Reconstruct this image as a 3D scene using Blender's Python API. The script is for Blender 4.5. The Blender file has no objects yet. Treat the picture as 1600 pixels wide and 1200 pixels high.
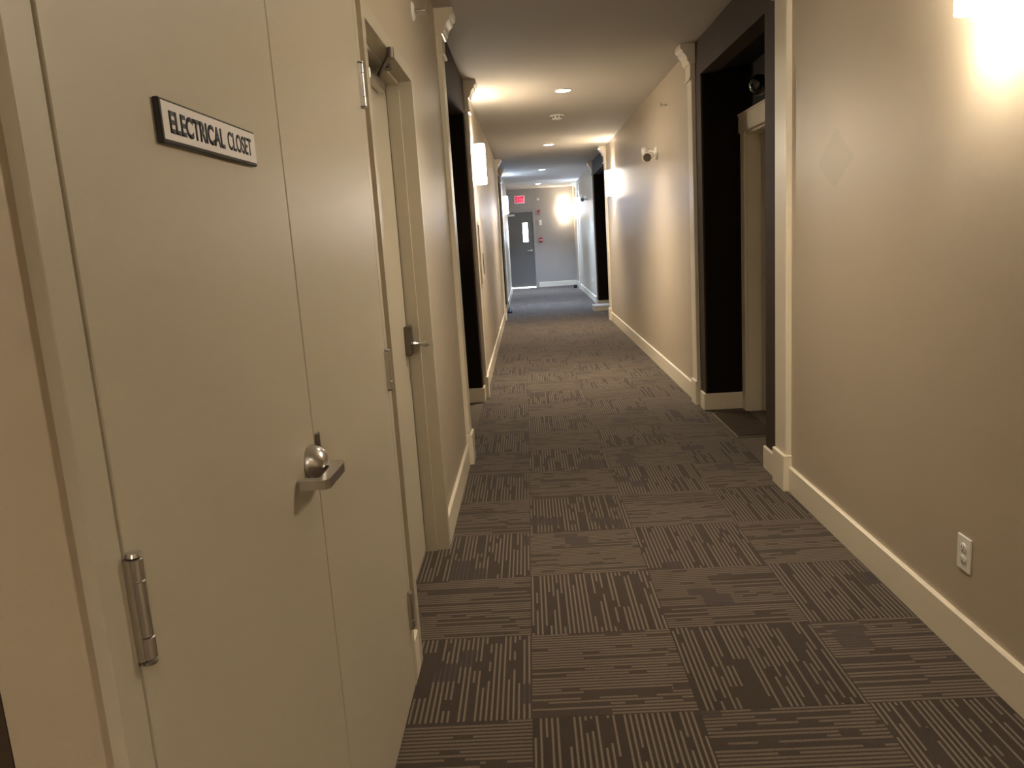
import bpy, bmesh, math, random
from mathutils import Vector, Matrix

random.seed(7)
SC = bpy.context.scene
COL = SC.collection

# ------------------------------------------------------------------ camera
cam_d = bpy.data.cameras.new('camera')
cam_d.sensor_fit = 'HORIZONTAL'
cam_d.sensor_width = 36.0
cam_d.lens = 1218.63 / 1600 * 36.0
cam_d.clip_start = 0.02
cam_d.clip_end = 200
cam = bpy.data.objects.new('camera', cam_d)
COL.objects.link(cam)
cr = Vector((0.99785962, 0.01770023, -0.06295136))
cu = Vector((0.05861973, 0.18451838, 0.98107935))
cf = Vector((-0.02898101, 0.98266966, -0.18308586))
cam.matrix_world = Matrix(((cr.x, cu.x, -cf.x, 0.0653), (cr.y, cu.y, -cf.y, -2.12),
                           (cr.z, cu.z, -cf.z, 1.4203), (0, 0, 0, 1)))
SC.camera = cam

# ------------------------------------------------------------------ world (overcast daylight behind the end door)
world = bpy.data.worlds.new('world')
SC.world = world
world.use_nodes = True
wb = world.node_tree.nodes['Background']
wb.inputs['Color'].default_value = (0.80, 0.90, 1.0, 1)
wb.inputs['Strength'].default_value = 9.0

# ------------------------------------------------------------------ exposure
SC.view_settings.view_transform = 'Standard'
SC.view_settings.look = 'None'
SC.view_settings.gamma = 1.0
SC.view_settings.use_curve_mapping = False
SC.view_settings.exposure = 2.3
SC.cycles.diffuse_bounces = 6
SC.cycles.sample_clamp_indirect = 6.0

WARM = (1.0, 0.84, 0.64)
WARM2 = (1.0, 0.86, 0.68)
COOL = (0.48, 0.66, 1.0)
SCONCE_W = 4.2          # bulb inside each wall sconce
SHADE_E = 10.0           # glow of the frosted shade
POT_W = 34.0            # ceiling downlight

# ------------------------------------------------------------------ materials
def nodes_of(name):
    m = bpy.data.materials.new(name)
    m.use_nodes = True
    nt = m.node_tree
    return m, nt, nt.nodes['Principled BSDF']

def math_node(nt, op, a, b=None, c=None):
    n = nt.nodes.new('ShaderNodeMath')
    n.operation = op
    for i, v in enumerate((a, b, c)):
        if v is None:
            continue
        if isinstance(v, (int, float)):
            n.inputs[i].default_value = v
        else:
            nt.links.new(v, n.inputs[i])
    return n.outputs[0]

def mix_col(nt, fac, a, b):
    n = nt.nodes.new('ShaderNodeMix')
    n.data_type = 'RGBA'
    if isinstance(fac, (int, float)):
        n.inputs[0].default_value = fac
    else:
        nt.links.new(fac, n.inputs[0])
    for s, v in ((6, a), (7, b)):
        if isinstance(v, tuple):
            n.inputs[s].default_value = (*v[:3], 1)
        else:
            nt.links.new(v, n.inputs[s])
    return n.outputs[2]

def paint(name, col, rough=0.5, spec=0.5, bump=0.0, scale=220.0, mottle=0.06, metal=0.0, coord='Object'):
    m, nt, p = nodes_of(name)
    tc = nt.nodes.new('ShaderNodeTexCoord')
    nz = nt.nodes.new('ShaderNodeTexNoise')
    nz.inputs['Scale'].default_value = 3.0
    nz.inputs['Detail'].default_value = 4
    nt.links.new(tc.outputs[coord], nz.inputs['Vector'])
    dark = tuple(c * (1 - mottle) for c in col)
    lite = tuple(min(1, c * (1 + mottle)) for c in col)
    nt.links.new(mix_col(nt, nz.outputs['Fac'], dark, lite), p.inputs['Base Color'])
    p.inputs['Roughness'].default_value = rough
    p.inputs['Specular IOR Level'].default_value = spec
    p.inputs['Metallic'].default_value = metal
    if bump > 0:
        n2 = nt.nodes.new('ShaderNodeTexNoise')
        n2.inputs['Scale'].default_value = scale
        n2.inputs['Detail'].default_value = 2
        nt.links.new(tc.outputs[coord], n2.inputs['Vector'])
        b = nt.nodes.new('ShaderNodeBump')
        b.inputs['Strength'].default_value = bump
        b.inputs['Distance'].default_value = 0.001
        nt.links.new(n2.outputs['Fac'], b.inputs['Height'])
        nt.links.new(b.outputs['Normal'], p.inputs['Normal'])
    return m

def brushed(name, col, rough=0.3):
    m, nt, p = nodes_of(name)
    tc = nt.nodes.new('ShaderNodeTexCoord')
    mp = nt.nodes.new('ShaderNodeMapping')
    mp.inputs['Scale'].default_value = (400, 400, 30)
    nt.links.new(tc.outputs['Object'], mp.inputs['Vector'])
    nz = nt.nodes.new('ShaderNodeTexNoise')
    nz.inputs['Scale'].default_value = 1.0
    nt.links.new(mp.outputs['Vector'], nz.inputs['Vector'])
    nt.links.new(mix_col(nt, nz.outputs['Fac'], tuple(c * .8 for c in col), col), p.inputs['Base Color'])
    p.inputs['Metallic'].default_value = 1.0
    p.inputs['Roughness'].default_value = rough
    return m

def glow(name, col, strength, base=(0.85, 0.85, 0.82)):
    m, nt, p = nodes_of(name)
    tc = nt.nodes.new('ShaderNodeTexCoord')
    nz = nt.nodes.new('ShaderNodeTexNoise')
    nz.inputs['Scale'].default_value = 8.0
    nt.links.new(tc.outputs['Object'], nz.inputs['Vector'])
    nt.links.new(mix_col(nt, nz.outputs['Fac'], tuple(c * .97 for c in base), base), p.inputs['Base Color'])
    p.inputs['Roughness'].default_value = 0.4
    p.inputs['Emission Color'].default_value = (*col, 1)
    p.inputs['Emission Strength'].default_value = strength
    return m

def carpet(name, along_x, dark, line, duty):
    m, nt, p = nodes_of(name)
    tc = nt.nodes.new('ShaderNodeTexCoord')
    sep = nt.nodes.new('ShaderNodeSeparateXYZ')
    nt.links.new(tc.outputs['Object'], sep.inputs[0])
    oi = nt.nodes.new('ShaderNodeObjectInfo')
    rnd = math_node(nt, 'MULTIPLY', oi.outputs['Random'], 97.0)
    u = sep.outputs['Y'] if along_x else sep.outputs['X']
    v = sep.outputs['X'] if along_x else sep.outputs['Y']
    u = math_node(nt, 'ADD', u, 0.25)
    v = math_node(nt, 'ADD', v, 0.25)
    us = math_node(nt, 'MULTIPLY', u, 60.0)
    cell = math_node(nt, 'FLOOR', us)
    fr = math_node(nt, 'SUBTRACT', us, cell)
    dist = math_node(nt, 'ABSOLUTE', math_node(nt, 'SUBTRACT', fr, 0.5))
    # soft-edged yarn line
    mr = nt.nodes.new('ShaderNodeMapRange')
    mr.interpolation_type = 'SMOOTHSTEP'
    nt.links.new(dist, mr.inputs[0])
    mr.inputs[1].default_value = duty * 0.5 + 0.10
    mr.inputs[2].default_value = duty * 0.5 - 0.10
    linem = mr.outputs[0]

    def hash2(a, b, c):
        cx = nt.nodes.new('ShaderNodeCombineXYZ')
        for i, s in enumerate((a, b, c)):
            if isinstance(s, (int, float)):
                cx.inputs[i].default_value = s
            else:
                nt.links.new(s, cx.inputs[i])
        w = nt.nodes.new('ShaderNodeTexWhiteNoise')
        w.noise_dimensions = '3D'
        nt.links.new(cx.outputs[0], w.inputs['Vector'])
        return w.outputs['Value']
    grp = math_node(nt, 'FLOOR', math_node(nt, 'DIVIDE', cell, 5.0))
    goff = hash2(grp, 3.3, rnd)
    seg = math_node(nt, 'FLOOR', math_node(nt, 'ADD', math_node(nt, 'MULTIPLY', v, 3.6), goff))
    on = math_node(nt, 'GREATER_THAN', hash2(cell, seg, rnd), 0.18)
    seg2 = math_node(nt, 'FLOOR', math_node(nt, 'ADD', math_node(nt, 'MULTIPLY', v, 17.0), goff))
    on = math_node(nt, 'MULTIPLY', on, math_node(nt, 'GREATER_THAN', hash2(cell, seg2, math_node(nt, 'ADD', rnd, 5.0)), 0.07))
    # plain dark blocks
    bu = math_node(nt, 'FLOOR', math_node(nt, 'MULTIPLY', u, 6.5))
    bv = math_node(nt, 'FLOOR', math_node(nt, 'ADD', math_node(nt, 'MULTIPLY', v, 9.0), goff))
    blk = math_node(nt, 'GREATER_THAN', hash2(bu, bv, math_node(nt, 'ADD', rnd, 11.0)), 0.94)
    keep = math_node(nt, 'SUBTRACT', 1.0, math_node(nt, 'MULTIPLY', blk, 0.85))
    fac = math_node(nt, 'MULTIPLY', math_node(nt, 'MULTIPLY', linem, on), keep)
    nz = nt.nodes.new('ShaderNodeTexNoise')
    nz.inputs['Scale'].default_value = 300.0
    nz.inputs['Detail'].default_value = 2
    nt.links.new(tc.outputs['Object'], nz.inputs['Vector'])
    base = mix_col(nt, blk, dark, (dark[0] * 1.02, dark[1] * 1.05, dark[2] * 1.22))
    col = mix_col(nt, fac, base, line)
    fib = math_node(nt, 'MULTIPLY_ADD', nz.outputs['Fac'], 1.7, 0.15)
    tone = math_node(nt, 'MULTIPLY_ADD', oi.outputs['Random'], 0.16, 0.92)
    sc = nt.nodes.new('ShaderNodeVectorMath')
    sc.operation = 'SCALE'
    nt.links.new(col, sc.inputs[0])
    nt.links.new(math_node(nt, 'MULTIPLY', fib, tone), sc.inputs['Scale'])
    nt.links.new(sc.outputs[0], p.inputs['Base Color'])
    p.inputs['Roughness'].default_value = 0.95
    p.inputs['Specular IOR Level'].default_value = 0.15
    p.inputs['Sheen Weight'].default_value = 0.15
    p.inputs['Sheen Roughness'].default_value = 0.45
    b = nt.nodes.new('ShaderNodeBump')
    b.inputs['Strength'].default_value = 0.5
    b.inputs['Distance'].default_value = 0.002
    nt.links.new(math_node(nt, 'ADD', fac, nz.outputs['Fac']), b.inputs['Height'])
    nt.links.new(b.outputs['Normal'], p.inputs['Normal'])
    return m

WALLC = (0.47, 0.40, 0.30)
M = {}
M['wall'] = paint('tan_wall_paint', WALLC, 0.42, 0.5, 0.25, 260, 0.03)
M['end_wall'] = paint('grey_beige_wall_paint', (0.36, 0.325, 0.28), 0.45, 0.4, 0.2, 260, 0.03)
M['ceiling'] = paint('ceiling_paint', (0.49, 0.45, 0.39), 0.8, 0.3, 0.35, 180, 0.02)
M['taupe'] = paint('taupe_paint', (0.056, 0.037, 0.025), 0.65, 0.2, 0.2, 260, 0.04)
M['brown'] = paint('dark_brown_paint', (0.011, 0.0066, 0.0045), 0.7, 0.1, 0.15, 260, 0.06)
M['trim'] = paint('cream_trim_paint', (0.74, 0.67, 0.53), 0.35, 0.5, 0.08, 120, 0.02)
M['door'] = paint('beige_door_paint', (0.475, 0.43, 0.335), 0.38, 0.5, 0.15, 300, 0.03)
M['end_door'] = paint('grey_door_paint', (0.15, 0.142, 0.125), 0.4, 0.4, 0.1, 300, 0.03)
M['gap'] = paint('door_gap_shadow', (0.03, 0.025, 0.02), 0.9, 0.1)
M['steel'] = brushed('satin_steel', (0.62, 0.60, 0.57), 0.28)
M['dark_steel'] = brushed('aged_bronze_steel', (0.22, 0.19, 0.16), 0.38)
M['white'] = paint('white_plastic', (0.80, 0.78, 0.74), 0.35, 0.5, 0, 1, 0.02)
M['sign_white'] = paint('sign_white', (0.78, 0.76, 0.76), 0.4, 0.4, 0, 1, 0.02)
M['black'] = paint('black_plastic', (0.012, 0.011, 0.012), 0.3, 0.5, 0, 1, 0.05)
M['ink'] = paint('sign_ink', (0.008, 0.008, 0.010), 0.5, 0.3, 0, 1, 0.02)
M['globe'] = paint('black_glass', (0.004, 0.005, 0.007), 0.06, 0.8, 0, 1, 0.02)
M['red'] = paint('alarm_red', (0.33, 0.02, 0.025), 0.4, 0.5, 0, 1, 0.05)
M['reflector'] = brushed('lamp_reflector', (0.75, 0.74, 0.70), 0.15)
M['alcove_floor'] = paint('plain_alcove_carpet', (0.13, 0.108, 0.086), 0.95, 0.1, 0.6, 500, 0.10)
M['mat_rib'] = paint('brown_doormat', (0.085, 0.065, 0.048), 0.95, 0.1, 0.8, 300, 0.25)
M['mat_edge'] = paint('doormat_edge', (0.19, 0.16, 0.12), 0.9, 0.1, 0.5, 300, 0.1)
M['slab'] = paint('carpet_seam', (0.04, 0.03, 0.024), 0.95, 0.1)
M['shoe'] = paint('dark_blue_shoe', (0.018, 0.022, 0.035), 0.6, 0.3, 0.3, 200, 0.1)
M['concrete'] = paint('outdoor_concrete', (0.55, 0.54, 0.52), 0.9, 0.2, 0.4, 60, 0.08)
M['box_white'] = paint('pale_cardboard', (0.55, 0.52, 0.45), 0.7, 0.2, 0.2, 100, 0.05)
CARP_X = carpet('carpet_stripes_across', True, (0.046, 0.034, 0.026), (0.122, 0.096, 0.071), 0.52)
CARP_Y = carpet('carpet_stripes_along', False, (0.040, 0.029, 0.022), (0.146, 0.118, 0.090), 0.38)
M['shade_warm'] = glow('lit_frosted_glass_warm', WARM2, SHADE_E)
M['shade_cool'] = glow('lit_frosted_glass_cool', COOL, SHADE_E)
M['lens_warm'] = glow('downlight_lens_warm', (1, .9, .74), 25)
M['lens_cool'] = glow('downlight_lens_cool', (.86, .93, 1), 25)
M['exit_red'] = glow('exit_letter_glow', (1.0, 0.0, 0.02), 0.055, (0.10, 0.0, 0.002))
M['exit_face'] = glow('exit_face_glow', (1.0, 0.09, 0.17), 0.34, (0.5, 0.05, 0.07))

# glass pane
def glass():
    m, nt, p = nodes_of('clear_glass')
    tc = nt.nodes.new('ShaderNodeTexCoord')
    nz = nt.nodes.new('ShaderNodeTexNoise')
    nz.inputs['Scale'].default_value = 5
    nt.links.new(tc.outputs['Object'], nz.inputs['Vector'])
    nt.links.new(math_node(nt, 'MULTIPLY_ADD', nz.outputs['Fac'], 0.02, 0.01), p.inputs['Roughness'])
    p.inputs['Base Color'].default_value = (0.95, 0.98, 1, 1)
    p.inputs['Transmission Weight'].default_value = 1.0
    p.inputs['IOR'].default_value = 1.1
    return m
M['glass'] = glass()

# right-hand wall: same paint with a faint duller diamond-shaped patch
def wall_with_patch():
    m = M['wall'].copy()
    m.name = 'tan_wall_paint_with_diamond'
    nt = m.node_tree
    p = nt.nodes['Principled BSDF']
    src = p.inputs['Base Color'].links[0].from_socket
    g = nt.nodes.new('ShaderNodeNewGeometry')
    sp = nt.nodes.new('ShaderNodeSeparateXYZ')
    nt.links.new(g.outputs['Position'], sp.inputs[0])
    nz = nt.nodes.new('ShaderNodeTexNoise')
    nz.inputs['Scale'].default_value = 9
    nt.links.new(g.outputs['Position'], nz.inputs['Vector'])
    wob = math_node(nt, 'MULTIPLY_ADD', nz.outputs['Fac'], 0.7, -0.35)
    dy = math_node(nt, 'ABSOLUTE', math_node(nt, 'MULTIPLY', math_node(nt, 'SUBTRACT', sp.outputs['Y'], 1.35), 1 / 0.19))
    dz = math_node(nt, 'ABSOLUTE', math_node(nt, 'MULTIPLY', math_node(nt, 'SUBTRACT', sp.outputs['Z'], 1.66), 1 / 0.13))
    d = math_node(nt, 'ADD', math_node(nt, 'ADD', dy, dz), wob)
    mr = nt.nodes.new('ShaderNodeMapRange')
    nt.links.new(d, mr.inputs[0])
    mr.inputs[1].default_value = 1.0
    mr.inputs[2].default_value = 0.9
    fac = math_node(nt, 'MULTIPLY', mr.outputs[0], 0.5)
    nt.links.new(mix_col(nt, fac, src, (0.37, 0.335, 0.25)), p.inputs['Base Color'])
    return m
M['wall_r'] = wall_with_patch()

# ------------------------------------------------------------------ mesh helpers
class MB:
    """collects shapes into one mesh"""
    def __init__(self):
        self.bm = bmesh.new()

    def box(self, x0, x1, y0, y1, z0, z1, bev=0.0, seg=1):
        bm2 = bmesh.new()
        vs = [bm2.verts.new(c) for c in ((x0, y0, z0), (x1, y0, z0), (x1, y1, z0), (x0, y1, z0),
                                         (x0, y0, z1), (x1, y0, z1), (x1, y1, z1), (x0, y1, z1))]
        for f in ((0, 3, 2, 1), (4, 5, 6, 7), (0, 1, 5, 4), (1, 2, 6, 5), (2, 3, 7, 6), (3, 0, 4, 7)):
            bm2.faces.new([vs[i] for i in f])
        if bev > 0:
            bmesh.ops.bevel(bm2, geom=list(bm2.edges), offset=bev, segments=seg, affect='EDGES', profile=0.5)
        return self._take(bm2)

    def _take(self, bm2, mat=None):
        bmesh.ops.recalc_face_normals(bm2, faces=list(bm2.faces))
        if mat is not None:
            bmesh.ops.transform(bm2, matrix=mat, verts=list(bm2.verts))
        me = bpy.data.meshes.new('tmp')
        bm2.to_mesh(me)
        bm2.free()
        self.bm.from_mesh(me)
        bpy.data.meshes.remove(me)
        return self

    def prism(self, pts, axis, a, b):
        """extrude a closed 2-D outline along an axis; pts are the other two coordinates in xyz order"""
        bm2 = bmesh.new()
        def mk(p, t):
            if axis == 'x':
                return (t, p[0], p[1])
            if axis == 'y':
                return (p[0], t, p[1])
            return (p[0], p[1], t)
        A = [bm2.verts.new(mk(p, a)) for p in pts]
        B = [bm2.verts.new(mk(p, b)) for p in pts]
        n = len(pts)
        bm2.faces.new(A)
        bm2.faces.new(B)
        for i in range(n):
            bm2.faces.new((A[i], A[(i + 1) % n], B[(i + 1) % n], B[i]))
        return self._take(bm2)

    def lathe(self, prof, org, axis=(0, 0, 1), n=28, sx=1.0, cap=True):
        """prof: (radius, height) pairs about an axis starting at org"""
        bm2 = bmesh.new()
        rings = []
        for r, h in prof:
            if r < 1e-6:
                rings.append([bm2.verts.new((0, 0, h))])
            else:
                rings.append([bm2.verts.new((r * sx * math.cos(2 * math.pi * k / n), r * math.sin(2 * math.pi * k / n), h)) for k in range(n)])
        for a, b in zip(rings, rings[1:]):
            if len(a) == 1 and len(b) == 1:
                continue
            for k in range(n):
                k2 = (k + 1) % n
                if len(a) == 1:
                    bm2.faces.new((a[0], b[k], b[k2]))
                elif len(b) == 1:
                    bm2.faces.new((a[k], a[k2], b[0]))
                else:
                    bm2.faces.new((a[k], a[k2], b[k2], b[k]))
        if cap:
            for rg in (rings[0], rings[-1]):
                if len(rg) > 1:
                    bm2.faces.new(rg)
        q = Vector((0, 0, 1)).rotation_difference(Vector(axis).normalized())
        return self._take(bm2, Matrix.Translation(org) @ q.to_matrix().to_4x4())

    def tube(self, pts, r, n=10):
        """round bar through points"""
        bm2 = bmesh.new()
        pts = [Vector(p) for p in pts]
        rings = []
        for i, p in enumerate(pts):
            d = (pts[min(i + 1, len(pts) - 1)] - pts[max(i - 1, 0)]).normalized()
            up = Vector((0, 0, 1)) if abs(d.z) < 0.9 else Vector((1, 0, 0))
            s = d.cross(up).normalized()
            t = s.cross(d).normalized()
            rr = r[i] if isinstance(r, (list, tuple)) else r
            rings.append([bm2.verts.new(p + s * rr * math.cos(2 * math.pi * k / n) + t * rr * math.sin(2 * math.pi * k / n)) for k in range(n)])
        for a, b in zip(rings, rings[1:]):
            for k in range(n):
                bm2.faces.new((a[k], a[(k + 1) % n], b[(k + 1) % n], b[k]))
        bm2.faces.new(rings[0])
        bm2.faces.new(rings[-1])
        return self._take(bm2)

    def build(self, name, mat, parent=None, smooth=False):
        me = bpy.data.meshes.new(name)
        self.bm.to_mesh(me)
        self.bm.free()
        if smooth:
            me.polygons.foreach_set('use_smooth', [True] * len(me.polygons))
            me.set_sharp_from_angle(angle=math.radians(38))
        me.materials.append(M[mat] if isinstance(mat, str) else mat)
        o = bpy.data.objects.new(name, me)
        COL.objects.link(o)
        if parent is not None:
            o.parent = parent
            o.matrix_parent_inverse = Matrix.Translation(-world_loc(parent))
        return o

def world_loc(o):
    v = Vector((0, 0, 0))
    while o is not None:
        v = v + o.location
        # parts carry world-space meshes: their own location is zero once parented
        o = None if o.parent is None else None
    return v

def tag(o, label=None, cat=None, group=None, kind=None):
    if label:
        o['label'] = label
    if cat:
        o['category'] = cat
    if group:
        o['group'] = group
    if kind:
        o['kind'] = kind
    return o

def empty(name, loc=(0, 0, 0)):
    o = bpy.data.objects.new(name, None)
    o.empty_display_size = 0.1
    o.location = loc
    COL.objects.link(o)
    return o

def struct(o, label, cat):
    return tag(o, label, cat, kind='structure')

def light(name, kind, loc, energy, col, parent=None, **kw):
    d = bpy.data.lights.new(name, kind)
    d.energy = energy
    d.color = col
    for k, v in kw.items():
        setattr(d, k, v)
    o = bpy.data.objects.new(name, d)
    COL.objects.link(o)
    o.location = loc
    if parent is not None:
        o.parent = parent
        o.matrix_parent_inverse = Matrix.Translation(-world_loc(parent))
    return o

# ------------------------------------------------------------------ dimensions
L, R, H = -0.395, 1.40, 2.76
R3 = 1.44                  # last stretch of the right wall
Y0, Y1 = -5.0, 20.40
T = 0.12
AD = 0.30                  # alcove depth

# (y0, y1 of opening, header underside)
ALC_L = [(-3.30, -1.535, 2.48), (3.08, 4.70, 2.47), (11.98, 13.40, 2.47)]
ALC_R = [(2.34, 3.90, 2.51), (11.02, 13.12, 2.51)]

# ------------------------------------------------------------------ walls
w = MB()
def lw(y0, y1, z0=0.0, z1=H):
    w.box(L - T, L, y0, y1, z0, z1)
lw(Y0, -3.46)
lw(-1.535, -1.40)
lw(-1.40, 0.25, 2.19, H)
lw(0.25, 0.325)
lw(0.325, 1.40, 2.14, H)
lw(1.40, 2.90)
lw(4.86, 11.82)
lw(13.55, 19.20)
w.box(-1.20, L - T, 19.08, 19.20, 0, H)
w.box(-1.32, -1.20, 19.08, Y1, 0, H)
wall_left = struct(w.build('wall_left', 'wall'), 'long tan painted wall on the left side of the corridor', 'wall')

w = MB()
w.box(R, R + T, Y0, 2.08, 0, H)
w.box(R, R + T, 4.08, 10.84, 0, H)
w.box(R3, R3 + T, 13.30, Y1, 0, H)
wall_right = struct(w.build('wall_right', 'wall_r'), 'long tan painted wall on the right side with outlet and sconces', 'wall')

w = MB()
DX0, DX1, DH = -0.64, 0.31, 2.17
w.box(-1.32, DX0, Y1, Y1 + T, 0, H)
w.box(DX0, DX1, Y1, Y1 + T, DH, H)
w.box(DX1, R3 + T, Y1, Y1 + T, 0, H)
wall_end = struct(w.build('wall_end', 'end_wall'), 'grey beige wall closing the far end of the corridor', 'wall')
w = MB()
w.box(L - T, R + T, Y0 - T, Y0, 0, H)
wall_back = struct(w.build('wall_back', 'wall'), 'tan wall behind the viewpoint', 'wall')

w = MB()
w.box(-1.35, 2.2, Y0 - T, Y1 + T, H, H + 0.1)
ceiling = struct(w.build('ceiling', 'ceiling'), 'off white painted corridor ceiling with recessed downlights', 'ceiling')

# ------------------------------------------------------------------ floor and carpet tiles
w = MB()
w.box(-1.35, 2.2, Y0 - T, Y1, -0.10, -0.008)
floor = struct(w.build('floor', 'slab'), 'brown carpet tile floor laid in alternating striped squares', 'floor')

tile_mesh = {}
def tile(cx, cy, x0, x1, y0, y1, ax):
    key = (round(x0 - cx, 3), round(x1 - cx, 3), round(y0 - cy, 3), round(y1 - cy, 3), ax)
    if key not in tile_mesh:
        b = MB()
        g = 0.0004
        b.box(key[0] + g, key[1] - g, key[2] + g, key[3] - g, -0.008, 0.0)
        o = b.build('carpet_tile', CARP_X if ax else CARP_Y, floor)
        tile_mesh[key] = o.data
    else:
        o = bpy.data.objects.new('carpet_tile', tile_mesh[key])
        COL.objects.link(o)
        o.parent = floor
    o.location = (cx, cy, 0)
    return o
for row in range(-10, 41):
    y0 = row * 0.5
    y1 = min(y0 + 0.5, Y1)
    if y1 - y0 < 0.05:
        continue
    for c, (x0, x1) in enumerate(((-0.5, 0.0), (0.0, 0.5), (0.5, 1.0), (1.0, 1.5))):
        col = c - 1
        ax = (col + row) % 2 == 0
        xa, xb = x0, x1
        if col == -1:
            xa = L - 0.002
            if y0 < 1.35 and y1 > 0.36:
                xa = -0.5          # runs into the recessed doorway
        if col == 2:
            xb = (R if y0 < 13.0 else R3) + 0.002
        tile((x0 + x1) / 2, y0 + 0.25, xa, xb, y0, y1, ax)
# carpet in the stair lobby beside the end door
for row in range(38, 41):
    tile(-0.75, row * .5 + .25, -1.0, L - 0.004, max(row * .5, 19.2), min(row * .5 + .5, Y1), row % 2 == 0)

# ------------------------------------------------------------------ baseboards
BH, BT = 0.14, 0.015
def base_prof(s, x, th=BT, h=BH):
    # outline in (x, z); s = +1 for a board standing on the left wall, -1 on the right
    return [(x, 0), (x + s * th, 0), (x + s * th, h - 0.006), (x + s * (th - 0.006), h), (x, h)]
w = MB()
for y0, y1 in ((Y0, -3.46), (-1.535, -1.40), (0.25, 0.325), (1.40, 2.74), (5.02, 11.66), (13.70, 19.20)):
    w.prism(base_prof(1, L), 'y', y0, y1)
baseboard_left = struct(w.build('baseboard_left', 'trim'), 'cream baseboard along the left wall', 'baseboard')
w = MB()
for y0, y1 in ((Y0, 1.90), (4.24, 10.68)):
    w.prism(base_prof(-1, R), 'y', y0, y1)
w.prism(base_prof(-1, R3), 'y', 13.46, Y1)
baseboard_right = struct(w.build('baseboard_right', 'trim'), 'cream baseboard along the right wall', 'baseboard')
w = MB()
w.prism([(Y1, 0), (Y1 - BT, 0), (Y1 - BT, BH - .006), (Y1 - BT + .006, BH), (Y1, BH)], 'x', DX1 + 0.06, R3 - BT)
baseboard_end = struct(w.build('baseboard_end', 'trim'), 'pale baseboard along the end wall beside the exit door', 'baseboard')

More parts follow.
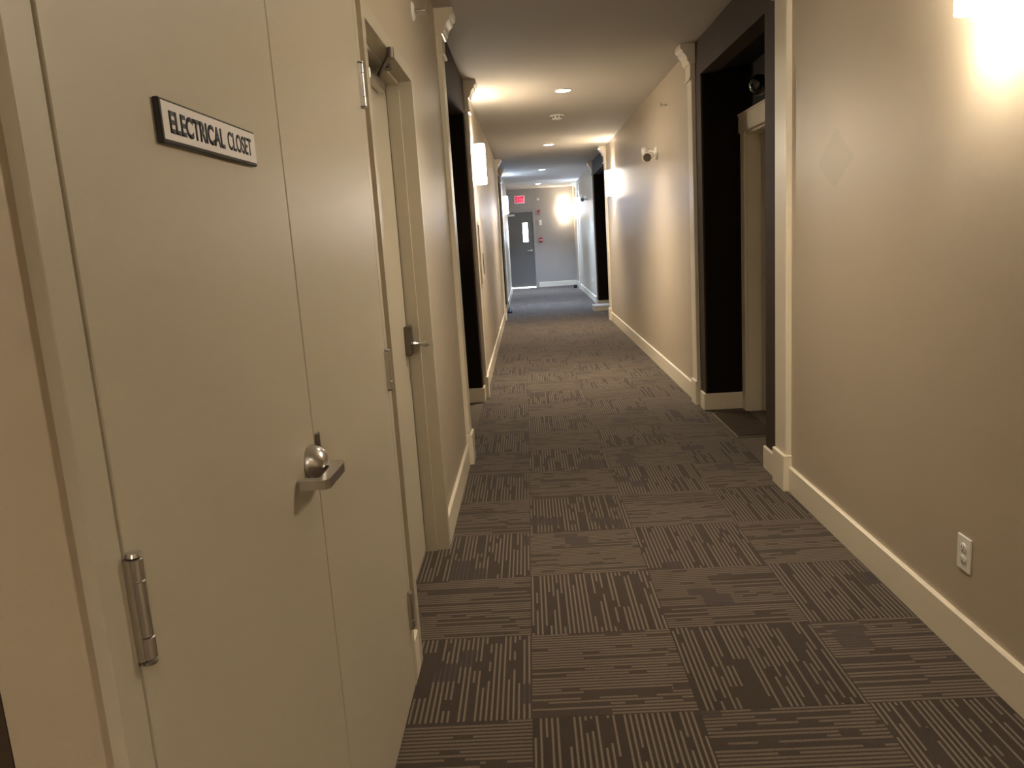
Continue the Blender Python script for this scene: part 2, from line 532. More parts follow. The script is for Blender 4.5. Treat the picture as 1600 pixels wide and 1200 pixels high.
# ------------------------------------------------------------------ alcoves (dark painted doorway recesses)
def alcove(side, y0, y1, hz, n, strips=(0.18, 0.16), xw=None):
    """side = -1 left, +1 right"""
    s = side
    x = (L if s < 0 else R) if xw is None else xw
    xb = x + s * AD
    parent = wall_left if s < 0 else wall_right
    def bx(m, xa, xc, *a, **k):
        m.box(min(xa, xc), max(xa, xc), *a, **k)
    # header and the two painted strips, flush with the corridor wall
    h = MB()
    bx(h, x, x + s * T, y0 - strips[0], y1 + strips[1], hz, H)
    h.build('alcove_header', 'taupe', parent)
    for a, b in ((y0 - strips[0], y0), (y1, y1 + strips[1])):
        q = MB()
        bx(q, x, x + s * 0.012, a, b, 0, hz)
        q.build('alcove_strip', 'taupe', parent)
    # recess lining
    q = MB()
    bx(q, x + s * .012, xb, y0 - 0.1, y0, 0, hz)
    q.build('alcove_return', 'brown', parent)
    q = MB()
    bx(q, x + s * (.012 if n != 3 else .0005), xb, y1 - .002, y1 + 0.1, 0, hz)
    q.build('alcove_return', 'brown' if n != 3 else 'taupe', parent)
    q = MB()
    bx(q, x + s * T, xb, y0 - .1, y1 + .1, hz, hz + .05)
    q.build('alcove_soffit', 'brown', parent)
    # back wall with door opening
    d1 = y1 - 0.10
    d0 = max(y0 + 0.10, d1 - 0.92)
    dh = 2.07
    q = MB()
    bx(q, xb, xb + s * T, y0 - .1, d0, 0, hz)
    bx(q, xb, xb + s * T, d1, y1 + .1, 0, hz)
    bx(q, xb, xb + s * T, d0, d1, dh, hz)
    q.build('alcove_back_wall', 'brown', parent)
    # alcove floor covering
    q = MB()
    bx(q, x + s * 0.003, xb + s * .2, y0, y1, -0.008, 0.0)
    q.build('alcove_floor', 'alcove_floor', floor)
    # baseboards inside
    bb = baseboard_left if s < 0 else baseboard_right
    q = MB()
    for ya, yb in ((y0 - strips[0], y0), (y1, y1 + strips[1])):
        q.prism(base_prof(-s, x, 0.014, 0.132), 'y', ya, yb)
    bx(q, x - s * 0.014, xb, y0, y0 + BT, 0, 0.132, bev=.004)
    bx(q, x - s * 0.014, xb, y1 - BT, y1, 0, 0.132, bev=.004)
    q.build('alcove_baseboard', 'trim', bb)
    # suite door
    door = empty('door_%d' % n, (xb, (d0 + d1) / 2, 0))
    q = MB()
    bx(q, xb + s * .10, xb + s * .145, d0 + .022, d1 - .022, 0.012, dh - .022, bev=.002)
    leaf = q.build('door_leaf', 'door', door)
    q = MB()
    bx(q, xb + s * .16, xb + s * .20, d0 - .15, d1 + .15, -.05, dh + .15)
    bx(q, xb + s * .10, xb + s * .20, d0 - .15, d0 - .02, -.05, dh + .15)
    bx(q, xb + s * .10, xb + s * .20, d1 + .02, d1 + .15, -.05, dh + .15)
    q.build('door_backing', 'gap', door)  # unseen panels added behind the door to stop daylight leaking in
    q = MB()
    q.lathe([(0.03, 0), (0.03, 0.008), (0.012, 0.012), (0.011, 0.045), (0.025, 0.055), (0.027, 0.075), (0.015, 0.085), (0, 0.086)],
            (xb + s * .10, d0 + .09, 1.0), (-s, 0, 0), 18)
    q.build('door_knob', 'dark_steel', leaf, True)
    for ya, yb in ((d0 - .085, d0 + .012), (d1 - .012, d1 + .085)):
        q = MB()
        bx(q, xb, xb - s * .02, ya, yb, 0, dh, bev=.003)
        q.build('casing_leg', 'trim', door)
    q = MB()
    bx(q, xb, xb + s * .16, d0, d0 + .018, 0, dh)
    q.build('jamb', 'trim', door)
    q = MB()
    bx(q, xb, xb + s * .16, d1 - .018, d1, 0, dh)
    q.build('jamb', 'trim', door)
    q = MB()
    bx(q, xb, xb + s * .16, d0, d1, dh - .018, dh)
    q.build('head_jamb', 'trim', door)
    q = MB()
    bx(q, xb, xb - s * .03, d0 - .11, d1 + .095, dh, dh + .135, bev=.004)
    hd = q.build('casing_head', 'trim', door)
    q = MB()
    bx(q, xb, xb - s * .036, d0 - .115, d1 + .097, dh + .123, dh + .137, bev=.003)
    q.build('cap_moulding', 'trim', hd)
    struct(door, 'beige doorway with a heavy head casing inside dark alcove %s' %
           ({3: 'on the near left beside the camera', 4: 'opposite the doormat on the left', 5: 'at the far left past the cabinet',
             6: 'with the doormat on the right', 7: 'at the far right past the sconce'}[n]), 'door')
for i, a in enumerate(ALC_L):
    alcove(-1, a[0], a[1], a[2], 3 + i, strips=((0.16, 0.0) if i == 0 else (0.18, 0.16) if i == 1 else (0.16, 0.15)))
for i, a in enumerate(ALC_R):
    alcove(1, a[0], a[1], a[2], 6 + i, strips=((0.26, 0.18) if i == 0 else (0.18, 0.18)))

# ------------------------------------------------------------------ pilasters
def pilaster(n, side, y0, y1, label, xw=None):
    s = -side                      # direction out of the wall
    x = (L if side < 0 else R) if xw is None else xw
    t = empty('trim_%d' % n, (x, (y0 + y1) / 2, 0))
    def bx(m, o0, o1, *a, **k):
        m.box(min(x + s * o0, x + s * o1), max(x + s * o0, x + s * o1), *a, **k)
    m = MB()
    bx(m, -0.02, 0.028, y0, y1, 0.19, 2.52, bev=.003)
    m.build('shaft', 'trim', t)
    m = MB()
    bx(m, -0.02, 0.042, y0 - .008, y1 + .008, 0, 0.20, bev=.004)
    m.build('plinth', 'trim', t)
    m = MB()
    bx(m, -0.02, 0.036, y0 - .006, y1 + .006, 2.515, 2.64)
    bx(m, -0.02, 0.046, y0 - .012, y1 + .012, 2.505, 2.522, bev=.004)
    m.build('frieze', 'trim', t)
    prof = [(0.036, 2.618), (0.046, 2.620), (0.050, 2.634), (0.058, 2.640), (0.060, 2.656), (0.068, 2.676), (0.084, 2.694),
            (0.090, 2.697), (0.092, 2.716), (0.104, 2.722), (0.110, 2.732), (0.110, H), (-0.02, H), (-0.02, 2.618)]
    m = MB()
    m.prism([(x + s * a, z) for a, z in prof], 'y', y0 - .02, y1 + .02)
    m.build('capital', 'trim', t)
    struct(t, label, 'pilaster')
pilaster(1, -1, 2.74, 2.90, 'cream pilaster with stepped capital just past the recessed left door')
pilaster(2, -1, 4.86, 5.02, 'cream pilaster beside the first lit left sconce')
pilaster(3, -1, 11.66, 11.82, 'cream pilaster at near edge of the far left alcove')
pilaster(4, -1, 13.55, 13.70, 'cream pilaster at far edge of the far left alcove')
pilaster(5, 1, 1.90, 2.08, 'tall cream pilaster at the near edge of the right doormat alcove')
pilaster(6, 1, 4.08, 4.24, 'cream pilaster with capital at far edge of the doormat alcove')
pilaster(7, 1, 10.68, 10.84, 'cream pilaster just past the middle right sconce')
pilaster(8, 1, 13.30, 13.46, 'cream pilaster at far edge of the far right alcove', xw=R3 - .02)
pilaster(9, 1, 18.6, 18.76, 'cream pilaster near the end wall by the cool lit sconce', xw=R3)

# ------------------------------------------------------------------ closet double doors (left, nearest)
XF, XD = -0.380, -0.3795            # frame face, leaf face
CH = 2.15
d = empty('door_1', (XD, -0.6, 0))
def hinge(parent, y, z0, z1, x=-0.3715, r=0.0085):
    m = MB()
    hl = z1 - z0
    for a, b, rr in ((0, .22, 1.0), (.22, .78, .9), (.78, 1, 1.0)):
        q = r * rr
        m.lathe([(q * .85, 0), (q, 0.001), (q, (b - a) * hl - .0014), (q * .85, (b - a) * hl - .0004)], (x, y, z0 + a * hl), (0, 0, 1), 18)
    m.lathe([(r * .6, 0), (r * 1.05, 0.002), (r * .9, 0.006), (0, 0.008)], (x, y, z1), (0, 0, 1), 16)
    m.lathe([(r * .6, 0), (r * 1.05, 0.002), (r * .9, 0.006), (0, 0.008)], (x, y, z0), (0, 0, -1), 16)
    m.box(XD - .002, x, y - .010, y - .0015, z0, z1)
    m.box(XD - .002, x, y + .0015, y + .010, z0, z1)
    return m.build('hinge', 'steel', parent, True)
m = MB(); m.box(XD - .045, XD, -1.3465, -0.6235, 0.010, CH, bev=.0015)
leaf1 = m.build('door_leaf', 'door', d)
m = MB(); m.box(XD - .045, XD, -0.6185, 0.2025, 0.010, CH, bev=.0015)
leaf2 = m.build('door_leaf', 'door', d)
m = MB(); m.box(XD - .10, XD - .06, -1.40, 0.24, -.05, CH + .04)
m.build('closet_interior', 'gap', d)
for a, b in ((-1.402, -1.352), (0.2065, 0.250)):
    m = MB(); m.box(L - .10, XF, a, b, 0, CH + .05, bev=.0015)
    m.build('frame_jamb', 'door', d)
m = MB(); m.box(L - .10, XF, -1.352, 0.2065, CH + .004, CH + .05, bev=.0025)
m.build('frame_head', 'door', d)
for z0, z1 in ((0.235, 0.350), (0.996, 1.112), (1.815, 1.930)):
    hinge(leaf1, -1.345, z0, z1)
    hinge(leaf2, 0.196, z0 - .02 if z0 < .5 else z0, z1 - .02 if z0 < .5 else z1)
# lever set
m = MB()
m.lathe([(0.035, 0), (0.0355, 0.006), (0.0335, 0.011), (0.033, 0.013), (0.030, 0.021), (0.024, 0.029), (0.015, 0.034), (0, 0.035)], (XD, -0.668, 1.018), (1, 0, 0), 32)
lev = m.build('lever_rose', 'steel', leaf1, True)
m = MB()
m.prism([(-.374, -.764), (-.326, -.764), (-.319, -.756), (-.317, -.650), (-.322, -.634), (-.334, -.628), (-.379, -.636), (-.379, -.668), (-.344, -.666), (-.340, -.672), (-.340, -.740), (-.346, -.746), (-.374, -.746)], 'z', 0.992, 1.010)
m.build('lever_handle', 'steel', lev)
m = MB(); m.box(XD, XD + .005, -0.616, -0.594, 0.985, 1.062, bev=.0015)
m.build('latch_guard', 'dark_steel', leaf2)
struct(d, 'beige double closet doors with steel lever and hinges, nearest on the left', 'door')

# sign on the closet door
s_ = empty('door_sign', (XD, -0.957, 1.566))
m = MB(); m.box(XD, XD + .008, -1.132, -0.792, 1.563, 1.618, bev=.0015)
m.build('sign_frame', 'black', s_)
m = MB(); m.box(XD + .007, XD + .0088, -1.127, -0.795, 1.568, 1.6145)
m.build('sign_plate', 'sign_white', s_)
def text_mesh(name, body, mat, parent, x, ya, yb, za, zb, offset=0.0, facing='+x', depth=0.0006):
    cu_ = bpy.data.curves.new(name, 'FONT')
    cu_.body = body
    cu_.size = 1.0
    cu_.offset = offset
    cu_.extrude = 0.0
    to = bpy.data.objects.new(name + '_tmp', cu_)
    COL.objects.link(to)
    dg = bpy.context.evaluated_depsgraph_get()
    me = bpy.data.meshes.new_from_object(to.evaluated_get(dg))
    bpy.data.objects.remove(to)
    bpy.data.curves.remove(cu_)
    xs = [v.co.x for v in me.vertices]
    zs = [v.co.y for v in me.vertices]
    x0, x1, z0, z1 = min(xs), max(xs), min(zs), max(zs)
    for v in me.vertices:
        a = (v.co.x - x0) / (x1 - x0)
        b = (v.co.y - z0) / (z1 - z0)
        if facing == '+x':
            v.co = (x, ya + a * (yb - ya), za + b * (zb - za))
        else:                       # facing -y: ya..yb are x coordinates, x is the y plane
            v.co = (ya + a * (yb - ya), x, za + b * (zb - za))
    bm = bmesh.new()
    bm.from_mesh(me)
    ret = bmesh.ops.extrude_face_region(bm, geom=list(bm.faces))
    dv = Vector((depth, 0, 0)) if facing == '+x' else Vector((0, -depth, 0))
    bmesh.ops.translate(bm, vec=dv, verts=[g for g in ret['geom'] if isinstance(g, bmesh.types.BMVert)])
    bmesh.ops.recalc_face_normals(bm, faces=list(bm.faces))
    bm.to_mesh(me)
    bm.free()
    me.name = name
    me.materials.clear()
    me.materials.append(M[mat])
    o = bpy.data.objects.new(name, me)
    COL.objects.link(o)
    o.parent = parent
    o.matrix_parent_inverse = Matrix.Translation(-world_loc(parent))
    return o
text_mesh('lettering', 'ELECTRICAL', 'ink', s_, XD + .0088, -1.110, -0.929, 1.5765, 1.6045, offset=0.034)
text_mesh('lettering', 'CLOSET', 'ink', s_, XD + .0088, -0.916, -0.814, 1.5775, 1.6045, offset=0.016)
tag(s_, 'white door sign in a black frame reading ELECTRICAL CLOSET', 'sign')

# ------------------------------------------------------------------ recessed door (left, second)
d = empty('door_2', (-0.49, 0.85, 0))
DY0, DY1, DZ = 0.375, 1.35, 2.10
XL = -0.490
m = MB(); m.box(XL - .045, XL, DY0 + .018, DY1 - .024, 0.010, DZ - .019, bev=.0015)
leaf = m.build('door_leaf', 'door', d)
m = MB(); m.box(XL - .12, XL - .06, DY0 - .04, DY1 + .04, -.05, DZ + .04)
m.build('door_backing', 'gap', d)
for a, b, st in ((DY0 - .05, DY0, 1), (DY1, DY1 + .05, -1)):
    m = MB()
    y_in = b if st > 0 else a
    y_out = a if st > 0 else b
    m.prism([(XF, y_out), (XF, y_in), (-.436, y_in), (-.436, y_in + st * .015), (XL + .001, y_in + st * .015), (XL + .001, y_in), (XL - .06, y_in), (XL - .06, y_out)], 'z', 0, DZ + .05)
    m.build('frame_jamb', 'door', d)
m = MB()
m.prism([(XF, DZ + .05), (XF, DZ), (-.436, DZ), (-.436, DZ - .015), (XL + .001, DZ - .015), (XL + .001, DZ), (XL - .06, DZ), (XL - .06, DZ + .05)], 'y', DY0, DY1)
m.build('frame_head', 'door', d)
m = MB()
m.box(XL, XL + .028, 1.245, 1.318, 0.942, 1.072, bev=.005, seg=2)
lk = m.build('lock_case', 'dark_steel', leaf)
m = MB()
m.lathe([(0.013, 0), (0.012, 0.012), (0.009, 0.018), (0.009, 0.040), (0.014, 0.048), (0.0155, 0.060), (0.010, 0.068), (0, 0.069)], (XL + .028, 1.292, 0.988), (1, 0.25, 0), 20)
m.build('knob', 'steel', lk, True)
m = MB()
m.box(XL, XL + .030, 0.84, 1.14, 2.022, 2.060, bev=.003)
cl = m.build('closer_body', 'steel', leaf)
m = MB()
m.tube([(XL + .02, 1.06, 2.058), (XL + .02, 1.06, 2.068), (-.43, .93, 2.070), (-.366, .74, 2.074)], .008, 8)
m.tube([(-.366, .735, 2.060), (-.366, .735, 2.094)], .012, 10)
m.tube([(-.366, .735, 2.086), (-.40, .86, 2.088), (-.425, .99, 2.088)], .007, 8)
m.box(-.434, -.412, .965, 1.025, 2.078, 2.099)
m.build('closer_arm', 'dark_steel', cl, True)
struct(d, 'recessed beige door with closer and knob, second on the left', 'door')

# ------------------------------------------------------------------ end door
d = empty('door_8', ((DX0 + DX1) / 2, Y1, 0))
ex0, ex1 = DX0 + .05, DX1 - .03
wx0, wx1, wz0, wz1 = -0.012, 0.128, 1.30, 1.83
yd0, yd1 = Y1 + .03, Y1 + .075
m = MB()
m.box(ex0, wx0, yd0, yd1, .026, DH - .05)
m.box(wx1, ex1, yd0, yd1, .026, DH - .05)
m.box(wx0, wx1, yd0, yd1, .026, wz0)
m.box(wx0, wx1, yd0, yd1, wz1, DH - .05)
leaf = m.build('door_leaf', 'end_door', d)
m = MB(); m.box(wx0, wx1, yd0 + .018, yd0 + .024, wz0, wz1)
m.build('window_pane', 'glass', leaf)
m = MB()
for a in ((wx0 - .02, wx0, wz0 - .02, wz1 + .02), (wx1, wx1 + .02, wz0 - .02, wz1 + .02), (wx0, wx1, wz0 - .02, wz0), (wx0, wx1, wz1, wz1 + .02)):
    m.box(a[0], a[1], yd0 - .006, yd0, a[2], a[3])
m.build('window_bead', 'end_door', leaf)
for a, b in ((DX0, ex0 - .004), (ex1 + .004, DX1 + .03)):
    m = MB(); m.box(a, b, Y1 - .016, Y1 + T, 0, DH + .02, bev=.003)
    sx0, sx1 = (a, b + .03) if a < 0 else (a - .03, b)
    m.box(sx0, sx1, yd1 + .002, yd1 + .03, 0, DH)
    m.build('frame_jamb', 'end_wall', d)
m = MB(); m.box(ex0 - .004, ex1 + .004, Y1 - .016, Y1 + T, DH - .046, DH + .02, bev=.003)
m.box(ex0, ex1, yd1 + .002, yd1 + .03, DH - .09, DH)
m.build('frame_head', 'end_wall', d)
m = MB()
m.lathe([(.032, 0), (.032, .008), (.012, .012), (.012, .05), (0, .051)], (.20, yd0, 1.05), (0, -1, 0), 18)
m.box(.085, .212, yd0 - .06, yd0 - .044, 1.038, 1.062, bev=.004)
m.build('lever_handle', 'steel', leaf, True)
m = MB()
m.box(-.50, -.22, yd0 - .055, yd0, 2.03, 2.085, bev=.004)
cl = m.build('closer_body', 'white', leaf)
m = MB()
m.tube([(-.40, yd0 - .03, 2.085), (-.36, yd0 - .12, 2.12), (-.24, yd0 - .25, 2.13), (-.30, yd0 - .06, 2.15)], .012, 8)
m.build('closer_arm', 'steel', cl, True)
struct(d, 'dark grey exit door with narrow vision window at corridor end', 'door')

w = MB(); w.box(-4, 4, Y1 + T, Y1 + 8, -.12, 0.0)
struct(w.build('ground_outside', 'concrete'), 'bright concrete outside seen under the exit door', 'ground')

# ------------------------------------------------------------------ sconces
def sconce(side, y, tone, label, group, xw=None, zc=2.13, end=False):
    hh, hw, dp = 0.18, 0.10, 0.115
    n = 22
    pts = []
    for k in range(n + 1):
        a = math.pi * k / n
        c, s = math.cos(a), math.sin(a)
        pts.append((hw * math.copysign(abs(c) ** 0.45, c), dp * s ** 0.45 if s > 1e-9 else 0.0))
    if end:
        X = y
        org = Vector((X, Y1, zc))
        fw = Vector((0, -1, 0)); al = Vector((1, 0, 0))
    else:
        x = (L if side < 0 else R) if xw is None else xw
        org = Vector((x, y, zc))
        fw = Vector((-side, 0, 0)); al = Vector((0, 1, 0))
    t = empty('wall_sconce', org + Vector((0, 0, -hh)))
    # frosted shade: a bowed sheet with thickness, open top and bottom
    bm = bmesh.new()
    rows = []
    for off, zz in ((0, -hh), (0, hh), (-0.005, hh), (-0.005, -hh)):
        ring = []
        for u_, d_ in pts:
            f = 1 + off / 0.1
            ring.append(bm.verts.new(org + al * u_ * f + fw * (0.004 + d_ * f) + Vector((0, 0, zz))))
        rows.append(ring)
    for a, b in zip(rows, rows[1:] + rows[:1]):
        for k in range(n):
            bm.faces.new((a[k], a[k + 1], b[k + 1], b[k]))
    bmesh.ops.recalc_face_normals(bm, faces=list(bm.faces))
    q = MB()
    q.bm.free()
    q.bm = bm
    q.build('shade', 'shade_warm' if tone == 'warm' else 'shade_cool', t, True)
    q = MB()
    c0 = org - al * .05 + Vector((0, 0, -.12)); c1 = org + al * .05 + fw * .012 + Vector((0, 0, .12))
    q.box(min(c0.x, c1.x), max(c0.x, c1.x), min(c0.y, c1.y), max(c0.y, c1.y), c0.z, c1.z, bev=.003)
    q.build('backplate', 'white', t)
    lc = (1.0, 0.93, 0.85) if tone == 'warm' else COOL
    light('sconce_bulb', 'POINT', org + fw * .06 + Vector((0, 0, .03)), SCONCE_W, lc, t, shadow_soft_size=0.025)
    tag(t, label, 'wall lamp', group)
G1 = 'frosted wall sconces along the corridor'
sconce(1, 0.15, 'warm', 'lit frosted sconce at the top right, nearest of all, above the outlet', G1)
sconce(1, 9.75, 'warm', 'lit frosted sconce midway along the right wall before the far alcove', G1)
sconce(-1, 5.55, 'warm', 'lit frosted sconce on the left wall above the shallow cabinet', G1)
sconce(-1, 15.0, 'cool', 'cool white sconce on the far left wall beside the exit door', G1)
sconce(1, 18.0, 'cool', 'cool white sconce on the far right wall near the end wall', G1, xw=R3)
sconce(0, 1.17, 'warm', 'bright sconce mounted on the end wall to the right of the exit door', G1, end=True)
sconce(-1, -4.2, 'warm', 'lit sconce on the left wall behind the viewpoint', G1)

# ------------------------------------------------------------------ downlights
def pot(y, x, tone, label, watts):
    t = empty('recessed_downlight', (x, y, H))
    q = MB()
    q.lathe([(.083, 0), (.083, -.005), (.070, -.007), (.066, -.003), (.066, 0)], (x, y, H), (0, 0, 1), 32, cap=False)
    q.build('trim_ring', 'white', t, True)
    q = MB()
    q.lathe([(.066, -.0005), (.066, -.0025), (.05, -.004), (0, -.005)], (x, y, H), (0, 0, 1), 32)
    q.build('lens', 'lens_warm' if tone == 'warm' else 'lens_cool', t, True)
    light('downlight_bulb', 'SPOT', (x, y, H - .012), watts, WARM if tone == 'warm' else COOL, t,
          spot_size=math.radians(112), spot_blend=1.0, shadow_soft_size=0.05)
    tag(t, label, 'ceiling light', 'recessed downlights in the corridor ceiling')
pot(-3.04, .50, 'warm', 'recessed round downlight in the ceiling behind the viewpoint', POT_W * 2.2)
pot(1.29, .50, 'warm', 'recessed round downlight overhead just past the closet doors', POT_W)
pot(5.62, .496, 'warm', 'recessed round downlight nearest the camera, before the smoke detector', POT_W * 2.6)
pot(9.99, .481, 'warm', 'recessed round downlight second from the camera, just past the smoke detector', POT_W * 2.6)
pot(14.33, .473, 'cool', 'recessed round downlight third from the camera', POT_W * 5.6)
pot(18.55, .459, 'cool', 'recessed round downlight farthest away, just before the end wall', POT_W * 5.6)

# ------------------------------------------------------------------ smoke detector
t = empty('smoke_detector', (.495, 7.14, H))
q = MB(); q.lathe([(.082, 0), (.082, -.012), (.074, -.016), (.070, -.018)], (.495, 7.14, H), (0, 0, 1), 32)
q.build('base', 'white', t, True)
q = MB(); q.lathe([(.060, -.016), (.060, -.034), (.052, -.046), (.025, -.052), (0, -.053)], (.495, 7.14, H), (0, 0, 1), 32)
q.build('sensor_head', 'white', t, True)
for k in range(8):
    q = MB()
    a = k * math.pi / 4
    cx_, cy_ = .495 + .060 * math.cos(a), 7.14 + .060 * math.sin(a)
    q.box(cx_ - .008, cx_ + .008, cy_ - .008, cy_ + .008, H - .032, H - .022)
    q.build('vent', 'black', t)
tag(t, 'white round smoke detector on the ceiling between the first two downlights', 'smoke detector')

# ------------------------------------------------------------------ sprinklers
def sprinkler(side, y, z, label, end_x=None):
    if end_x is None:
        org = Vector((L if side < 0 else R, y, z)); fw = Vector((-side, 0, 0))
    else:
        org = Vector((end_x, Y1, z)); fw = Vector((0, -1, 0))
    t = empty('sidewall_sprinkler', org)
    q = MB(); q.lathe([(.040, 0), (.040, .004), (.030, .010), (.016, .012), (.016, .003)], org, fw, 24)
    q.build('escutcheon', 'white', t, True)
    q = MB(); q.lathe([(.010, .008), (.010, .030), (.006, .034), (.005, .058), (.008, .062), (0, .063)], org, fw, 14)
    q.build('nozzle', 'reflector', t, True)
    q = MB()
    c = org + fw * .066
    sd = Vector((0, 1, 0)) if end_x is None else Vector((1, 0, 0))
    a = c - sd * .02 - fw * .002 + Vector((0, 0, -.012)); b = c + sd * .02 + fw * .002 + Vector((0, 0, .022))
    q.box(min(a.x, b.x), max(a.x, b.x), min(a.y, b.y), max(a.y, b.y), a.z, b.z)
    q.build('deflector', 'reflector', t)
    tag(t, label, 'sprinkler', 'sidewall sprinklers')
sprinkler(-1, 1.70, 2.47, 'small white sprinkler head high on the left wall above the recessed door')
sprinkler(1, 5.18, 2.50, 'small white sprinkler head high on the right wall past the doormat alcove')
sprinkler(0, 0, 2.46, 'small round white sprinkler on the end wall beside the exit sign', end_x=.462)

# ------------------------------------------------------------------ emergency lights
def emergency(y, z, x, label):
    t = empty('emergency_light', (x, y, z))
    q = MB(); q.lathe([(.062, 0), (.062, .012), (.050, .024), (.020, .030), (0, .031)], (x, y, z), (-1, 0, 0), 28)
    q.build('wall_plate', 'white', t, True)
    for hy, hz, dr in ((y + .05, z + .025, (-.75, .55, -.10)), (y - .05, z - .040, (-.25, -.95, -.12))):
        dv = Vector(dr).normalized()
        c = Vector((x - .105, hy, hz))
        q = MB()
        q.tube([(x - .025, y, z + (hz - z) * .4), (x - .06, y + (hy - y) * .4, hz), c - dv * .02], .010, 10)
        arm = q.build('arm', 'white', t, True)
        q = MB()
        q.lathe([(.012, -.030), (.030, -.022), (.044, .000), (.046, .022), (.041, .024)], c, dv, 24)
        hd = q.build('lamp_head', 'white', t, True)
        q = MB()
        q.lathe([(.040, .0245), (.034, .021), (.018, .018), (.006, .020), (0, .021)], c, dv, 24)
        q.build('lens', 'reflector' if dr[1] > 0 else 'dark_steel', hd, True)
    tag(t, label, 'emergency light', 'twin head emergency lights')
emergency(5.86, 2.155, R, 'white twin head emergency light on the right wall between alcove and middle sconce')
emergency(15.3, 2.19, R3, 'white twin head emergency light on the far right wall past the second alcove')

# ------------------------------------------------------------------ outlet
t = empty('wall_outlet', (R, .243, .292))
q = MB(); q.box(R - .006, R, .205, .281, .290, .404, bev=.0025, seg=2)
q.build('cover_plate', 'white', t)
for zc in (.328, .366):
    q = MB(); q.lathe([(.0165, 0), (.0165, .0085), (.0150, .0095)], (R, .243, zc), (-1, 0, 0), 20)
    rc = q.build('receptacle', 'white', t, True)
    q = MB()
    for dy in (-.006, .006):
        q.box(R - .0100, R - .0092, .243 + dy - .001, .243 + dy + .001, zc - .001, zc + .007)
    q.box(R - .0100, R - .0092, .2405, .2455, zc - .0095, zc - .0055)
    q.build('slots', 'ink', rc)
q = MB(); q.lathe([(.0032, 0), (.0032, .0070), (0, .0074)], (R, .243, .347), (-1, 0, 0), 12)
q.build('screw', 'white', t)
tag(t, 'white duplex electrical outlet low on the right wall', 'outlet')

# ------------------------------------------------------------------ shallow cabinet under the first left sconce
t = empty('fire_cabinet', (L, 5.42, .98))
q = MB(); q.box(L, L + .022, 5.20, 5.64, .985, 1.60, bev=.003)
q.build('frame', 'wall', t)
q = MB(); q.box(L + .022, L + .030, 5.235, 5.605, 1.02, 1.565, bev=.002)
dr_ = q.build('door', 'wall', t)
q = MB(); q.box(L + .030, L + .036, 5.555, 5.575, 1.10, 1.30, bev=.002)
q.build('handle', 'taupe', dr_)
q = MB(); q.box(L + .030, L + .038, 5.545, 5.585, 1.045, 1.075, bev=.002)
q.build('latch', 'white', dr_)
tag(t, 'shallow tan cabinet on the left wall under the first left sconce', 'cabinet')

# ------------------------------------------------------------------ doormat in right alcove
t = empty('doormat', (1.55, 3.35, 0))
q = MB(); q.box(1.412, 1.69, 3.02, 3.74, 0.0, 0.008, bev=.003)
q.build('mat_backing', 'mat_edge', t)
q = MB()
k = 0
y = 3.032
while y < 3.72:
    q.box(1.424, 1.682, y, y + .014, .006, .016)
    y += .028
ribs = q.build('ribbed_pile', 'mat_rib', t)
ribs['kind'] = 'stuff'
tag(t, 'brown ribbed doormat on the alcove floor by the right doorway', 'doormat')

# black globe lamp over the right doorway
gx, gy, gz = R + AD, 3.16, 2.285
t = empty('globe_lamp', (gx, gy, gz))
q = MB(); q.lathe([(.040, 0), (.040, .012), (.030, .016)], (gx, gy, gz + .01), (-1, 0, 0), 24)
q.build('wall_plate', 'black', t, True)
q = MB(); q.tube([(gx - .012, gy, gz + .01), (gx - .05, gy, gz + .01)], .010, 10)
q.build('arm', 'black', t, True)
q = MB()
q.lathe([(.064 * math.sin(math.pi * k / 16), -.064 * math.cos(math.pi * k / 16)) for k in range(17)], (gx - .09, gy, gz), (0, 0, 1), 32)
q.build('globe', 'globe', t, True)
tag(t, 'black glossy globe above the door head in the right alcove', 'lamp')

# ------------------------------------------------------------------ end wall fittings
t = empty('exit_sign', (-.06, Y1, 2.37))
q = MB(); q.box(-.205, .088, Y1 - .045, Y1, 2.372, 2.588, bev=.006)
q.build('housing', 'white', t)
q = MB(); q.box(-.188, .071, Y1 - .048, Y1 - .043, 2.390, 2.570)
q.build('face_panel', 'exit_face', t)
text_mesh('lettering', 'EXIT', 'exit_red', t, Y1 - .048, -.172, .055, 2.405, 2.555, offset=0.03, facing='-y', depth=.002)
tag(t, 'glowing red EXIT sign above the end door', 'exit sign')

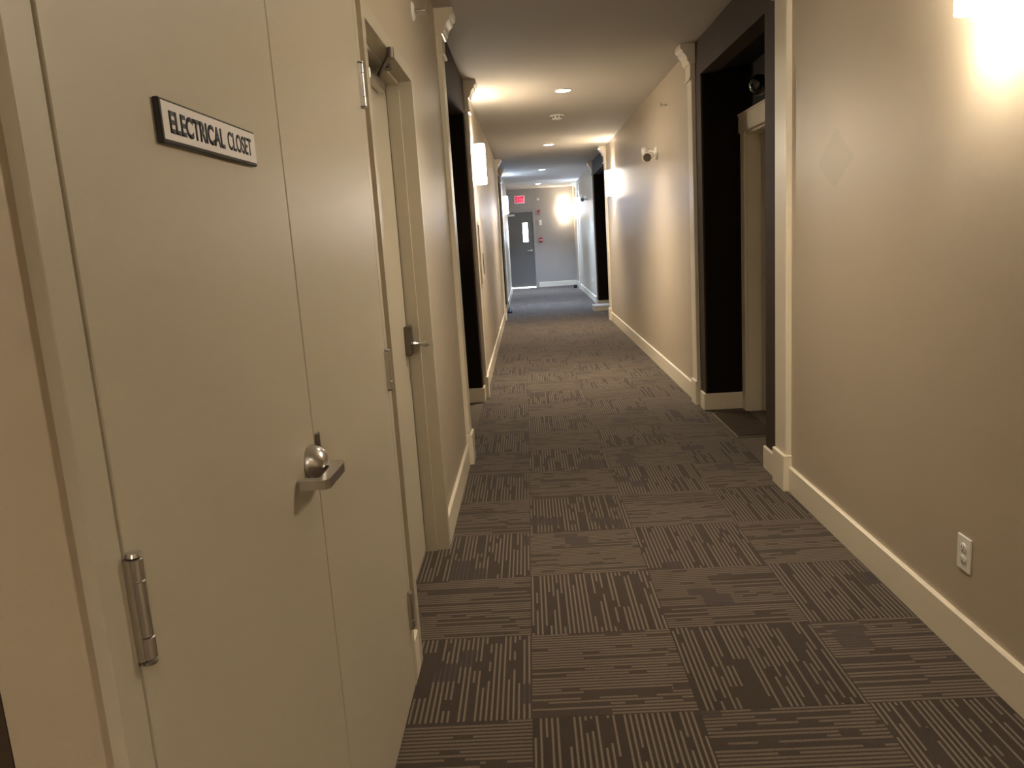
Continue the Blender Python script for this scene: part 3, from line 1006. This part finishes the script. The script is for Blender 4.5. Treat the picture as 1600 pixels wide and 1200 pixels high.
t = empty('fire_alarm_strobe', (.468, Y1, 2.03))
q = MB(); q.box(.435, .505, Y1 - .03, Y1, 2.035, 2.165, bev=.006)
q.build('body', 'red', t)
q = MB(); q.box(.455, .485, Y1 - .05, Y1 - .03, 2.055, 2.085, bev=.006)
q.build('strobe_lens', 'white', t)
tag(t, 'red fire alarm strobe on the end wall at door head height', 'fire alarm')
t = empty('wall_control_box', (.488, Y1, 1.735))
q = MB(); q.box(.452, .526, Y1 - .025, Y1, 1.738, 1.876, bev=.005)
q.build('cover', 'white', t)
q = MB(); q.box(.474, .504, Y1 - .030, Y1 - .025, 1.780, 1.830, bev=.002)
q.build('switch', 'white', t)
tag(t, 'small white control box between two red alarm devices on the end wall', 'control box')
t = empty('fire_pull_station', (.48, Y1, 1.25))
q = MB(); q.box(.432, .528, Y1 - .035, Y1, 1.255, 1.398, bev=.006)
q.build('body', 'red', t)
q = MB(); q.box(.440, .520, Y1 - .050, Y1 - .035, 1.310, 1.342, bev=.004)
q.build('pull_bar', 'white', t)
tag(t, 'red fire pull station with white bar, lowest on the end wall', 'pull station')

# small things on the floor, far along
t = empty('floor_box', (1.33, 19.05, 0))
q = MB(); q.box(1.27, 1.36, 19.0, 19.09, 0, .075, bev=.006)
q.build('body', 'shoe', t)
q = MB(); q.box(1.265, 1.365, 18.995, 19.095, .075, .09, bev=.004)
q.build('lid', 'black', t)
tag(t, 'small dark box on the carpet in the far right corner', 'box')

t = empty('cardboard_box', (1.37, 12.5, 0))
q = MB(); q.box(1.245, 1.56, 12.32, 12.74, 0, .085, bev=.004)
q.build('tray', 'box_white', t)
q = MB(); q.box(1.24, 1.565, 12.315, 12.745, .085, .10, bev=.003)
q.build('lid', 'box_white', t)
tag(t, 'low pale box on the floor at the far right alcove', 'box')

t = empty('shoe', (-.33, 13.1, 0))
q = MB()
q.prism([(12.98, 0), (13.22, 0), (13.23, .012), (13.22, .022), (12.98, .022), (12.97, .012)], 'x', -.375, -.285)
q.build('sole', 'black', t)
q = MB()
sec = [(12.985, .030, .03), (13.02, .042, .055), (13.08, .043, .075), (13.13, .040, .095), (13.18, .036, .105), (13.215, .030, .10)]
bm = bmesh.new()
rings = []
for yy, hw_, zz in sec:
    rings.append([bm.verts.new((-.33 + hw_ * math.cos(math.pi * k / 8), yy, .02 + (zz - .02) * math.sin(math.pi * k / 8))) for k in range(9)])
for a, b in zip(rings, rings[1:]):
    for k in range(8):
        bm.faces.new((a[k], a[k + 1], b[k + 1], b[k]))
bm.faces.new(rings[0]); bm.faces.new(rings[-1])
bmesh.ops.recalc_face_normals(bm, faces=list(bm.faces))
q.bm.free(); q.bm = bm
q.build('upper', 'shoe', t, True)
tag(t, 'small dark shoe on the carpet by the far left alcove', 'shoe')
